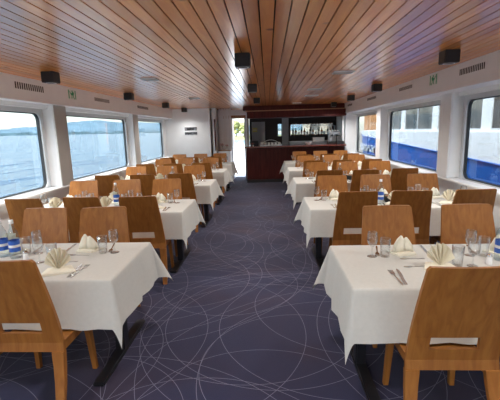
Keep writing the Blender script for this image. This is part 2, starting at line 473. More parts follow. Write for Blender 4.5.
# ------------------------------------------------------------------ forward end
m = MB(); m.box(XL, -1.84, YB, YB + .08, 0, 2.3); m.box(XL, -1.84, YB - .02, YB, 2.0, 2.02); m.box(-1.88, -1.84, YB - .01, YB, 0, 2.3)
m.box(XL, -1.84, YB, YB + .08, 2.3, HC)
struct(m.build('wall_front', 'panelwhite'), 'plain white bulkhead panel left of the passage', 'wall')
m = MB(); m.box(-.64, XR, 13.6, 13.7, 0, 1.44); m.box(-.64, XR, 13.6, 13.7, 1.86, HC); m.box(-.64, .36, 13.6, 13.7, 1.44, 1.86)
m.box(.52, .8, 13.6, 13.7, 1.44, 1.86); m.box(2.3, XR, 13.6, 13.7, 1.44, 1.86)
m.box(XL, -1.2, 13.6, 13.7, 0, HC, 1)
m.box(-1.2, -.64, 13.6, 13.7, 2.08, HC, 1)
struct(m.build('wall_back', ['bardark', 'panelwhite']), 'near-black wall painted for the dark doorway, and white bulkhead, behind the bar', 'wall')
r = thing('window_9', 'wide low window behind the bottle shelf', 'window'); r['kind'] = 'structure'
m = MB(); m.box(.8, 2.3, 13.63, 13.636, 1.44, 1.86); m.build('pane', 'pane', r)
m = MB()
for z in (1.44, 1.83): m.box(.8, 2.3, 13.585, 13.62, z, z + .03)
for xx in (.8, 1.53, 2.27): m.box(xx, xx + .03, 13.585, 13.62, 1.44, 1.86)
m.build('window_frame', 'mahog', r)
r = thing('window_10', 'narrow bright window beside the grey galley post', 'window'); r['kind'] = 'structure'
m = MB(); m.box(.36, .52, 13.63, 13.636, 1.44, 1.86); m.build('pane', 'pane', r)
m = MB(); m.box(.36, .38, 13.585, 13.62, 1.44, 1.86); m.box(.5, .52, 13.585, 13.62, 1.44, 1.86); m.box(.36, .52, 13.585, 13.62, 1.64, 1.655); m.build('window_frame', 'white', r)

m = MB(); m.box(2.43, XR, 12.0, 13.6, 0, HC - .001); struct(m.build('wall_pantry', 'panelwhite'), 'white wall block between the bar and the ship-side windows', 'wall')
m = MB(); m.box(-.715, -.645, 12.75, 13.6, 0, HC - .001); struct(m.build('wall_galley', 'panelwhite'), 'white partition between the bar and the foredeck doorway', 'wall')
m = MB(); m.box(XL - .1, XR + .1, Y0 - .1, Y0, 0, .9); m.box(XL - .1, XR + .1, Y0 - .1, Y0, 2.05, HC + .1)
for a, b in ((XL - .1, -2.7), (-1.1, -.85), (.35, .6), (2.2, XR + .1)): m.box(a, b, Y0 - .1, Y0, .9, 2.05)
struct(m.build('wall_stern', 'panelwhite'), 'white bulkhead with three windows closing the saloon behind the tables', 'wall')
for k, (a, b) in enumerate(((-2.7, -1.1), (-.85, .35), (.6, 2.2))):
    m = MB(); m.box(a, b, Y0 - .06, Y0 - .054, .9, 2.05)
    struct(m.build('window_%d' % (11 + k), 'pane'), 'stern window pane behind the tables, %s from the lake side' % ORD[k], 'window')
# door frame, beam, timber strips
m = MB(); m.box(-1.26, -1.19, 12.9, 13.6, 0, 2.08); m.box(-.78, -.72, 12.9, 13.6, 0, 2.08)
o = struct(m.build('door_1', 'alu'), 'open doorway to the bright foredeck beside the bar', 'door')
m = MB(); m.rbox(-1.5, -.66, 12.8, 12.95, 2.08, 2.17, .02)
struct(m.build('trim_13', 'copper'), 'orange wooden beam over the foredeck doorway', 'beam')
m = MB()
for k in range(5): m.rbox(-1.62 + k * .085, -1.545 + k * .085, 12.75, 12.79, 0, HC - .002, .006, k % 2)
struct(m.build('trim_14', ['white', 'panelwhite']), 'pale vertical boarding beside the foredeck doorway', 'boarding')
m = MB(); m.rbox(-1.78, -1.66, 12.3, 12.7, 0, HC - .002, .01)
struct(m.build('trim_15', 'panelwhite'), 'white post at the passage corner', 'post')
r = thing('handrail', 'dark wooden grab rail upright on the white passage post', 'handrail', (-1.69, 12.26, 0))
m = MB(); m.tube([(0, 0, 1.05), (0, 0, 2.05)], .022); m.build('rail', 'mahog', r)
m = MB(); m.rbox(-.02, .02, -.0, .05, 1.9, 1.94, .004); m.rbox(-.02, .02, 0, .05, 1.15, 1.19, .004); m.build('bracket', 'blackmetal', r)
r = thing('framed_picture', 'small board with two dark photo strips on the white bulkhead panel', 'picture', (-2.47, YB, 1.7))
m = MB(); m.rbox(-.21, .21, -.018, 0, -.14, .14, .004); m.build('frame', 'panelwhite', r)
m = MB(); m.box(-.2, .2, -.02, -.017, -.12, -.03, 0); m.box(-.2, .2, -.02, -.017, .01, .12, 0); m.box(-.12, .1, -.0215, -.019, .03, .09, 1); m.box(-.19, .0, -.0215, -.019, -.1, -.07, 1); m.build('print', ['picture', 'black'], r)

# low cabinet with flowers by the passage
r = thing('side_cabinet', 'pale low cabinet by the passage, small flowers on top', 'cabinet', (-1.42, 12.5, 0))
m = MB(); m.rbox(-.2, .2, -.16, .2, 0, 1.02, .008); m.build('body', 'panelwhite', r)
m = MB(); m.rbox(-.21, .21, -.18, .21, 1.02, 1.05, .006); m.build('worktop', 'tanwood', r)
m = MB(); m.rbox(-.18, -.005, -.175, -.16, .06, .98, .004); d = m.build('door', 'panelwhite', r); m = MB(); m.rbox(-.035, -.022, -.195, -.175, .6, .72, .003); m.build('handle', 'chrome', d)
m = MB(); m.rbox(.005, .18, -.175, -.16, .06, .98, .004); d = m.build('door', 'panelwhite', r); m = MB(); m.rbox(.022, .035, -.195, -.175, .6, .72, .003); m.build('handle', 'chrome', d)
def flower_vase(x, y, z, petal, label, sc=1.0, n=5):
    r = thing('flower_vase', label, 'flowers', (x, y, z), group='small flower vases')
    m = MB(); m.lathe([(0, 0), (.026 * sc, 0), (.03 * sc, .03 * sc), (.018 * sc, .075 * sc), (.022 * sc, .09 * sc)], n=12); m.build('vase', 'ceramic', r)
    st = MB(); pe = MB()
    for k in range(n):
        a = 2 * PI * k / n; t = Vector((math.cos(a) * .04 * sc, math.sin(a) * .04 * sc, (.15 + .03 * (k % 2)) * sc))
        st.tube([(0, 0, .03 * sc), t * .6 + Vector((0, 0, .03 * sc)), t], .003 * sc, n=5)
        for q in range(6):
            b = q * PI / 3; c = t + Vector((math.cos(b), math.sin(b), .2)) * .014 * sc
            pe.lathe([(0, -.008 * sc), (.011 * sc, 0), (0, .009 * sc)], c, n=6)
        pe.lathe([(0, -.006 * sc), (.009 * sc, 0), (0, .01 * sc)], t, n=6)
    st.build('stems', 'leaf', r); pe.build('blossoms', petal, r)
flower_vase(-1.5, 12.45, 1.05, 'pink', 'small vase of pink blossoms at back of the pale cabinet', 1.1)
flower_vase(-1.34, 12.42, 1.05, 'red', 'small vase of red blossoms on the pale cabinet', .9)

# ------------------------------------------------------------------ the bar
bar = thing('bar_counter', 'dark mahogany bar counter with a reddish top at the far end', 'bar', (0, 0, 0))
m = MB(); m.box(-.68, 2.42, 12.05, 12.6, 0, 1.12); m.build('carcass', 'mahog', bar)
m = MB()
for k in range(7): m.rbox(-.66 + k * .44, -.66 + k * .44 + .41, 12.032, 12.055, .14, 1.08, .008)
m.build('front_panels', 'mahog', bar)
m = MB(); m.rbox(-.72, 2.42, 11.757, 12.66, 1.12, 1.165, .012); m.build('countertop', 'mahogred', bar)
m = MB(); m.box(-.68, 2.42, 12.04, 12.06, 0, .1); m.build('plinth', 'black', bar)
can = thing('bar_canopy', 'dark mahogany canopy hanging over the bar counter', 'canopy', (0, 0, 0))
m = MB(); m.rbox(-.62, 2.4, 11.755, 12.5, 2.03, 2.23, .01); m.build('fascia', 'mahog', can)
m = MB(); m.rbox(-.66, 2.37, 11.75, 12.5, 2.23, 2.258, .006); m.build('trim_strip', 'tanwood', can)
m = MB(); m.rbox(-.74, 2.36, 11.82, 12.5, 2.258, HC - .002, .014); m.build('cornice', 'mahog', can)
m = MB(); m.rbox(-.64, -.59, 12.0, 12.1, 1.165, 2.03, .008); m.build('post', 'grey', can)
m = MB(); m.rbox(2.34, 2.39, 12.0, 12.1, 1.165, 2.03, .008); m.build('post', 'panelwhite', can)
m = MB(); m.rbox(-.55, -.08, 13.45, 13.58, 0, 1.95, .006)
o = tag(m.build('cold_cabinet', 'wallgrey'), 'tall grey cabinet behind the bar with a yellow notice', 'cabinet')
hd = MB(); hd.rbox(-.13, -.11, 13.42, 13.45, 1.3, 1.6, .004); hd.build('handle', 'chrome', o)
m = MB(); m.box(-.52, -.36, 13.443, 13.449, 1.6, 1.75, 0); m.box(-.5, -.38, 13.44, 13.444, 1.65, 1.66, 1); m.box(-.5, -.38, 13.44, 13.444, 1.69, 1.7, 1)
tag(m.build('notice', ['yellow', 'signwhite']), 'yellow notice stuck on the tall grey cabinet', 'sign')
m = MB(); m.rbox(.52, .74, 13.35, 13.58, 0, HC - .01, .01)
struct(m.build('trim_16', 'wallgrey'), 'grey post behind the bar counter', 'post')
bs = thing('back_counter', 'steel back counter behind the bar with a dark bottle shelf', 'counter', (0, 0, 0))
m = MB(); m.rbox(.76, 2.4, 13.1, 13.58, 0, 1.22, .006); m.build('body', 'wallgrey', bs)
m = MB(); m.rbox(.75, 2.41, 13.06, 13.58, 1.22, 1.25, .004); m.build('worktop', 'chrome', bs)
m = MB(); m.rbox(.78, 2.38, 13.36, 13.56, 1.36, 1.44, .004); m.rbox(.78, .82, 13.36, 13.56, 1.25, 1.36, .003); m.rbox(2.34, 2.38, 13.36, 13.56, 1.25, 1.36, .003); m.rbox(1.55, 1.6, 13.36, 13.56, 1.25, 1.36, .003); m.build('shelf', 'black', bs)
def bottle_proto(nm, mat, h, rad, neck):
    r = thing(nm, 'x', 'bottle')
    m = MB(); m.lathe([(0, 0), (rad, 0), (rad, h * .58), (rad * .75, h * .68), (neck, h * .76), (neck, h * .95), (0, h * .95)], n=10); m.build('body', mat, r)
    m = MB(); m.lathe([(rad * 1.02, h * .15), (rad * 1.02, h * .45)], n=10); m.build('paper_label', 'ceramic', r)
    m = MB(); m.lathe([(0, h), (neck * 1.15, h), (neck * 1.15, h * .93), (0, h * .93)], n=8); m.build('cap', 'black', r)
    return Proto(r)
BP = [bottle_proto('spirit_bottle', 'bottledark', .3, .036, .013), bottle_proto('liqueur_bottle', 'bottleamber', .26, .042, .015), bottle_proto('gin_bottle', 'bottleglass', .28, .038, .014)]
for k in range(15):
    kk = k % 3
    BP[kk].place((.9 + k * .1, 13.44 + .04 * (k % 2), 1.44), k, '%s %s bottle from the grey post on the bar shelf' % (['first', 'second', 'third', 'fourth', 'fifth'][k // 3], ['dark green', 'amber', 'clear glass'][kk]), 'bottle', 'bottles on the shelf behind the bar')
m = MB(); m.rbox(.8, 2.36, 13.4, 13.55, 1.745, 1.758, .003); m.rbox(.8, .815, 13.4, 13.55, 1.44, 1.745, .002); m.rbox(2.345, 2.36, 13.4, 13.55, 1.44, 1.745, .002);
tag(m.build('glass_shelf', 'chrome'), 'thin upper shelf of glasses above the bar bottles', 'shelf')
m = MB(); m.lathe([(0, 0), (.03, 0), (.036, .1), (.034, .1), (.028, .006), (0, .006)], n=12)
BT = Proto(m.build('bar_tumbler', 'tumbler'))
for k in range(14): BT.place((.9 + k * .105, 13.48, 1.759), 0, 'clear tumbler on the thin upper shelf behind the bar', 'glass', 'tumblers on the upper bar shelf')
cm = thing('coffee_machine', 'silver coffee machine at the ship-side end of the bar', 'coffee machine', (2.14, 12.46, 1.165))
m = MB(); m.rbox(-.16, .18, -.16, .16, .0, .08, .01); m.build('base', 'black', cm)
m = MB(); m.rbox(-.16, .18, -.02, .16, .08, .3, .01); m.build('body', 'chrome', cm)
m = MB(); m.rbox(-.17, .19, -.17, .17, .3, .38, .015); m.build('hood', 'chrome', cm)
m = MB(); m.tube([(-.06, -.1, .3), (-.06, -.1, .24)], .022); m.tube([(-.06, -.11, .25), (-.06, -.22, .24)], .01); m.build('brew_head', 'black', cm)
m = MB(); m.tube([(.1, -.1, .3), (.1, -.1, .24)], .022); m.tube([(.1, -.11, .25), (.1, -.22, .24)], .01); m.build('brew_head', 'black', cm)
m = MB()
for k in range(4): m.lathe([(0, 0), (.028, 0), (.036, .06), (.033, .06), (.026, .006), (0, .006)], (-.11 + k * .08, .0, .38), n=10)
m.build('cups', 'ceramic', cm)
pt = thing('till', 'black cash till at the ship-side end of the bar', 'till', (2.28, 12.10, 1.165))
m = MB(); m.rbox(-.1, .11, -.12, .12, 0, .1, .01); m.build('drawer_unit', 'black', pt)
m = MB(); m.sections([[(-.09, -.1, .1), (.1, -.1, .1), (.1, .1, .1), (-.09, .1, .1)], [(-.09, .0, .24), (.1, .0, .24), (.1, .08, .26), (-.09, .08, .26)]]); m.build('screen', 'black', pt)
wb = thing('carton_box', 'white cardboard box on the steel back counter', 'box', (1.75, 13.2, 1.25))
m = MB(); m.rbox(-.2, .2, -.1, .1, 0, .11, .004); m.build('body', 'ceramic', wb); m = MB(); m.rbox(-.21, .21, -.105, .105, .1, .125, .004); m.build('lid', 'ceramic', wb)
bb = thing('serving_bowl', 'blue and white bowl on the bar counter', 'bowl', (1.3, 12.2, 1.165))
m = MB(); m.lathe([(0, 0), (.06, 0), (.065, .012), (.12, .08), (.125, .085), (.115, .08), (.06, .018), (0, .015)], n=18); m.build('body', 'ceramic', bb)
m = MB(); m.lathe([(.083, .035), (.105, .062)], n=18); m.build('band', 'blue', bb)
m = MB(); m.rbox(-.57, -.3, 12.25, 12.5, 1.165, 1.33, .01); o = tag(m.build('card_terminal_box', 'black'), 'black appliance box at the aisle end of the bar', 'box')
dr = thing('dish_rack', 'white arched rack of cups on the bar counter', 'rack', (.1, 12.35, 1.165))
m = MB(); m.rbox(-.36, .36, -.12, .12, 0, .03, .006); m.build('tray', 'ceramic', dr)
m = MB()
for y in (-.11, .11): m.tube([(-.35 + .7 * k / 12, y, .03 + .15 * math.sin(PI * k / 12)) for k in range(13)], .008, n=6)
m.build('hoop', 'ceramic', dr)
cupm = MB(); cupm.lathe([(0, 0), (.03, 0), (.042, .07), (.039, .07), (.027, .006), (0, .006)], n=12)
cup = thing('coffee_cup', 'x', 'cup'); cupm.build('body', 'ceramic', cup); h = MB(); h.tube([(.036 + .02 * math.sin(PI * k / 6), 0, .015 + .045 * k / 6) for k in range(7)], .005, n=6); h.build('handle', 'ceramic', cup)
CP = Proto(cup)
for k in range(6): CP.place((-.18 + .11 * k, 12.35, 1.196), 0, 'white coffee cup in the arched rack, %s from the aisle end' % ['first', 'second', 'third', 'fourth', 'fifth', 'last'][k], 'cup', 'cups in the bar rack')
for k in range(3): flower_vase(-.64 + k * .09, 12.06, 1.165, 'red', 'small vase of red flowers at bar end, %s' % ['outermost', 'middle of three', 'innermost of three'][k], .55, 4)

# ------------------------------------------------------------------ chair
def back_y(z):
    P = [(0, -.325), (.1, -.285), (.25, -.235), (.44, -.205), (.6, -.222), (.8, -.268), (1.0, -.325)]
    for (a, ya), (b, yb) in zip(P, P[1:]):
        if z <= b: return ya + (yb - ya) * (z - a) / (b - a)
    return P[-1][1]
def back_w(z): return .243 - .042 * max(0, (z - .4) / .6) ** 1.1
def make_chair():
    r = thing('dining_chair', 'x', 'chair')
    zs = [.385, .44, .505, .54, .578, .68, .76, .84, .92, .985, 1.0]
    xs = [-1, -.88, -.54, -.27, 0, .27, .54, .88, 1]
    T = .011; F = []; B = []
    nx = len(xs)
    for z in zs:
        w = back_w(z) - (.012 if z == 1.0 else 0)
        for t in xs:
            xx = w * t
            y = back_y(z) - .016 * (1 - t * t) * min(1, max(0, (z - .5) / .3))
            F.append((xx, y + T, z)); B.append((xx, y - T, z))
    cells = {(i, j) for i in range(len(zs) - 1) for j in range(nx - 1)} - {(i, j) for i in (2, 3) for j in (2, 3, 4, 5)}
    n = len(F); f = []
    def ix(i, j): return i * nx + j
    for (i, j) in cells:
        a, b, c, d = ix(i, j), ix(i, j + 1), ix(i + 1, j + 1), ix(i + 1, j)
        f += [(a, d, c, b), (n + a, n + b, n + c, n + d)]
        for (di, dj, p, q) in ((-1, 0, a, b), (0, 1, b, c), (1, 0, c, d), (0, -1, d, a)):
            if (i + di, j + dj) not in cells: f.append((p, q, n + q, n + p))
    m = MB(); m.add(F + B, f); m.build('backrest', 'chair', r)
    for s in (-1, 1):
        m = MB(); secs = []
        for z in (0, .1, .2, .3, .385):
            wo = .243 + .012 * (1 - z / .4); wi = wo - (.044 + .03 * z / .4); y = back_y(z); t = .013 + .005 * z / .43
            secs.append([(s * wi, y - t, z), (s * wo, y - t, z), (s * wo, y + t, z), (s * wi, y + t, z)])
        m.sections(secs); m.build('leg', 'chair', r)
        m = MB(); secs = []
        for z in (0, .2, .393):
            h = .015 + .006 * z / .42; cx, cy = s * (.19 + .02 * (1 - z / .408)), .165 + .02 * (1 - z / .42)
            secs.append([(cx - h, cy - h, z), (cx + h, cy - h, z), (cx + h, cy + h, z), (cx - h, cy + h, z)])
        m.sections(secs); m.build('leg', 'chair', r)
    # shaped seat
    bm = bmesh.new(); grid = {}
    nxs, nys = 8, 8
    for side in (0, 1):
        for i in range(nxs + 1):
            for j in range(nys + 1):
                u = i / nxs * 2 - 1; v = j / nys
                w = .205 + .012 * v
                if v > .9: w -= .012
                yy = -.193 + .41 * v - .012 * u * u * (v > .9)
                z = .415 - .008 * (1 - u * u) * math.sin(PI * v) - (.008 if v > .95 else 0) - side * .018
                grid[side, i, j] = bm.verts.new((u * w, yy, z))
    for i in range(nxs):
        for j in range(nys):
            for side in (0, 1):
                q = [grid[side, i, j], grid[side, i + 1, j], grid[side, i + 1, j + 1], grid[side, i, j + 1]]
                bm.faces.new(q if side == 0 else q[::-1])
    for i in range(nxs):
        bm.faces.new([grid[0, i, 0], grid[1, i, 0], grid[1, i + 1, 0], grid[0, i + 1, 0]]); bm.faces.new([grid[0, i, nys], grid[0, i + 1, nys], grid[1, i + 1, nys], grid[1, i, nys]])
    for j in range(nys):
        bm.faces.new([grid[0, 0, j], grid[0, 0, j + 1], grid[1, 0, j + 1], grid[1, 0, j]]); bm.faces.new([grid[0, nxs, j], grid[1, nxs, j], grid[1, nxs, j + 1], grid[0, nxs, j + 1]])
    m = MB(); m.bm(bm); m.build('seat', 'chair', r)
    m = MB()
    for s in (-1, 1): m.rbox(s * .18, s * .2, -.195, .165, .345, .396, .003)
    m.rbox(-.18, .18, .15, .17, .345, .396, .003)
    m.build('seat_frame', 'chair', r)
    return Proto(r)
CH = make_chair()

# ------------------------------------------------------------------ tables, cloths
def cloth_mesh(L, W, o, seed, side):
    rnd = random.Random(seed); ph = rnd.uniform(0, 6); fl = [rnd.uniform(-.05, .05), rnd.uniform(-.05, .05), rnd.uniform(.22, .38), rnd.uniform(.22, .38)]
    for ci in ((0, 2) if side == 'L' else (1, 3)): fl[ci] = -.04
    def ticks(n, L):
        d = [0, .008, .02, .05, .09, .13, .17, .21, .25, .28, o]
        inn = max(4, int(L / .09))
        return [-q for q in d[::-1]][:-1] + [L * k / inn for k in range(inn + 1)] + [L + q for q in d[1:]]
    U, V = ticks(0, L), ticks(0, W); v = []
    for a in U:
        for b in V:
            bx = min(max(a, 0), L); by = min(max(b, 0), W); dx, dy = a - bx, b - by
            r = math.hypot(dx, dy)
            if r < 1e-9:
                v.append((bx, by, .0012 * noise.noise(Vector((bx * 5, by * 5, seed))))); continue
            cr = min(abs(dx), abs(dy)) / max(abs(dx), abs(dy)); phi = math.atan2(abs(dy), abs(dx))
            ci = (dx > 0) + 2 * (dy > 0)
            flare = .13 + fl[ci] * math.sin(2 * phi) ** 1.4 if cr > 0 else .13
            if cr == 0:
                s = by if abs(dx) > 0 else bx; Ls = W if abs(dx) > 0 else L
                fade = min(1, min(s, Ls - s) / .12)
                flare += fade * (.045 * math.sin(s * 2 * PI / .31 + ph + seed) + .03 * math.sin(s * 2 * PI / .17 + ph * 2))
            R = .012
            eff = r
            if eff < R * PI / 2:
                t = eff / R; out = R * math.sin(t); z = -R * (1 - math.cos(t))
            else:
                h = eff - R * PI / 2; out = R + h * flare; z = -R - h * math.sqrt(max(.1, 1 - flare * flare))
            d = Vector((dx, dy)).normalized()
            # corner pleat: swing the diagonal part to one side
            v.append((bx + d.x * out, by + d.y * out, z))
    nv = len(V); f = []
    for i in range(len(U) - 1):
        for j in range(nv - 1): f.append((i * nv + j, (i + 1) * nv + j, (i + 1) * nv + j + 1, i * nv + j + 1))
    m = MB(); m.add(v, f, 0, True)
    return m

TABLES = {  # front edge y per row, from the camera
    'L': [2.22, 4.25, 6.4, 8.45, 10.4], 'R': [2.06, 4.25, 6.4, 8.4, 10.35]}
SIDE = {'L': 'lake-side', 'R': 'ship-side'}
TN = ['front', 'second', 'third', 'fourth', 'fifth']
SX = {'L': (-1.02, -3.06), 'R': (.485, 2.52)}
SEATS = {'L': (-1.46, -2.07, -2.69), 'R': (.97, 1.58, 2.2)}
SN = ['aisle seat', 'middle seat', 'window seat']
DEP = .81
def make_table():
    r = thing('dining_table', 'x', 'table')
    m = MB(); m.rbox(0, 2.03, 0, DEP, .712, .742, .004); m.build('tabletop', 'chair', r)
    for xx in (.14, 1.36):
        m = MB(); m.rbox(xx - .035, xx + .035, DEP / 2 - .05, DEP / 2 + .05, .02, .7, .008); c = m.build('column', 'blackmetal', r)
        m = MB(); m.rbox(xx - .11, xx + .11, DEP / 2 - .25, DEP / 2 + .25, .698, .712, .003); m.build('top_plate', 'blackmetal', c)
        m = MB(); m.rbox(xx - .04, xx + .04, -.03, DEP + .03, 0, .028, .008); m.build('foot', 'blackmetal', r)
    return Proto(r)
TP = make_table()

# ------------------------------------------------------------------ table ware prototypes
def napkin_proto(kind):
    m = MB()
    # flat folded base
    m.sections([[(-.085, -.05, 0), (.085, -.05, 0), (.06, .05, 0), (-.06, .05, 0)], [(-.083, -.048, .012), (.083, -.048, .012), (.058, .048, .014), (-.058, .048, .014)],
                [(-.05, -.03, .02), (.05, -.03, .02), (.03, .03, .022), (-.03, .03, .022)]], 0, False)
    if kind == 0:   # pleated fan leaning back
        n = 12; v = []; f = []
        for k in range(n + 1):
            a = math.radians(20 + 140 * k / n); zz = .006 * (1 if k % 2 else -1)
            for t in (.0, .5, 1):
                v.append((math.cos(a) * .085 * t * .8, zz * (1 + t * 2) + .012 * t, .014 + math.sin(a) * .12 * t + .01 * t))
        for k in range(n):
            for t in range(2): f.append((k * 3 + t, (k + 1) * 3 + t, (k + 1) * 3 + t + 1, k * 3 + t + 1))
        vv = [(x, y + .005, z) for x, y, z in v]
        m.add(v, f); m.add(vv, [q[::-1] for q in f])
    else:           # two upright folded ears
        for s, h in ((-1, .125), (1, .14)):
            m.sections([[(s * .028 - .034, -.016, .012), (s * .028 + .034, -.016, .012), (s * .028 + .03, .02, .012), (s * .028 - .03, .02, .012)],
                        [(s * .024 - .03, -.022, .06), (s * .024 + .03, -.022, .06), (s * .024 + .027, .016, .06), (s * .024 - .027, .016, .06)],
                        [(s * .018 - .018, -.014, h * .8), (s * .018 + .018, -.014, h * .8), (s * .018 + .016, .01, h * .8), (s * .018 - .016, .01, h * .8)],
                        [(s * .016 - .004, -.006, h), (s * .016 + .004, -.006, h), (s * .016 + .004, .002, h), (s * .016 - .004, .002, h)]], 0, True)
    o = m.build('napkin', 'napkin')
    return Proto(o)
NP = [napkin_proto(0), napkin_proto(1)]

def wineglass_proto():
    r = thing('wine_glass', 'x', 'glass')
    m = MB(); m.lathe([(.014, .078), (.03, .095), (.037, .12), (.036, .15), (.031, .182), (.0295, .182), (.0345, .15), (.0355, .12), (.028, .096), (.0, .083)], n=16); m.build('bowl', 'tumbler', r)
    m = MB(); m.lathe([(.014, .078), (.006, .07), (.0045, .04), (.006, .008)], n=10); m.build('stem', 'tumbler', r)
    m = MB(); m.lathe([(0, 0), (.034, 0), (.034, .003), (.006, .009), (0, .009)], n=16); m.build('foot', 'tumbler', r)
    return Proto(r)
WG = wineglass_proto()
m = MB(); m.lathe([(0, 0), (.031, 0), (.034, .06), (.038, .135), (.0365, .135), (.0325, .06), (.029, .008), (0, .008)], n=16)
TU = Proto(m.build('water_tumbler', 'tumbler'))
def fork_mesh():
    m = MB()
    P = [(-.0035, 0), (.0035, 0), (.0055, .02), (.003, .11), (.0035, .13), (.011, .145), (.0115, .16)]
    P += [(.0115, .2), (.0088, .2), (.0082, .163), (.0048, .163), (.0042, .2), (.0015, .2), (.001, .163), (-.0024, .163), (-.003, .2), (-.0056, .2), (-.0062, .163), (-.0088, .163), (-.0092, .2), (-.0115, .2), (-.0115, .16), (-.011, .145), (-.0035, .13), (-.003, .11), (-.0055, .02)]
    m.prism([(x, y - .1) for x, y in P], 0, .0035); return m
def knife_mesh():
    m = MB(); m.prism([(x, y - .11) for x, y in [(-.007, 0), (.007, 0), (.0065, .095), (.009, .1), (.009, .17), (.006, .205), (-.002, .222), (-.0065, .2), (-.0065, .1)]], 0, .004); return m
def spoon_mesh():
    m = MB()
    P = [(-.0045, 0), (.0045, 0), (.003, .1)] + [(.0155 * math.sin(PI - a), .137 - .024 * math.cos(PI - a) * -1) for a in [PI * k / 8 for k in range(0, 0)]]
    P += [(.009, .115), (.0145, .13), (.0145, .147), (.009, .162), (0, .166), (-.009, .162), (-.0145, .147), (-.0145, .13), (-.009, .115), (-.003, .1)]
    m.prism([(x, y - .083) for x, y in P], 0, .0035); return m
FK = Proto(fork_mesh().build('fork', 'steel')); KN = Proto(knife_mesh().build('table_knife', 'steel')); SPN = Proto(spoon_mesh().build('dessert_spoon', 'steel'))
def water_bottle_proto():
    r = thing('water_bottle', 'x', 'bottle')
    m = MB(); m.lathe([(0, 0), (.036, 0), (.039, .006), (.039, .17), (.034, .2), (.017, .235), (.014, .245), (.014, .28), (0, .28)], n=16); m.build('body', 'bottleglass', r)
    m = MB(); m.lathe([(.0395, .055), (.0395, .14)], n=16); m.build('paper_label', 'blue', r)
    m = MB(); m.lathe([(.0398, .088), (.0398, .108)], n=16); m.build('label_stripe', 'ceramic', r)
    m = MB(); m.lathe([(0, .296), (.0155, .296), (.0165, .276), (.0165, .268)], n=12); m.build('cap', 'ceramic', r)
    return Proto(r)
WB = water_bottle_proto()
def basket_proto():
    r = thing('bread_basket', 'x', 'basket')
    m = MB(); m.lathe([(0, 0), (.07, 0), (.075, .02), (.1, .075), (.104, .08), (.098, .078), (.07, .012), (0, .01)], n=20); m.build('bowl', 'basket', r)
    m = MB()
    for k in range(3):
        a = 2.1 * k + .3; m.lathe([(0, -.025), (.028, -.015), (.034, .005), (.02, .025), (0, .03)], (.038 * math.cos(a), .038 * math.sin(a), .058), n=12)
    m.build('rolls', 'tanwood', r)
    return Proto(r)
BK = basket_proto()
def shaker_proto():
    r = thing('salt_shaker', 'x', 'shaker')
    m = MB(); m.lathe([(0, 0), (.02, 0), (.021, .004), (.016, .055), (0, .055)], n=12); m.build('body', 'ceramic', r)
    m = MB(); m.lathe([(.0165, .053), (.0165, .063), (.01, .072), (0, .073)], n=12); m.build('cap', 'steel', r)
    return Proto(r)
SH = shaker_proto()

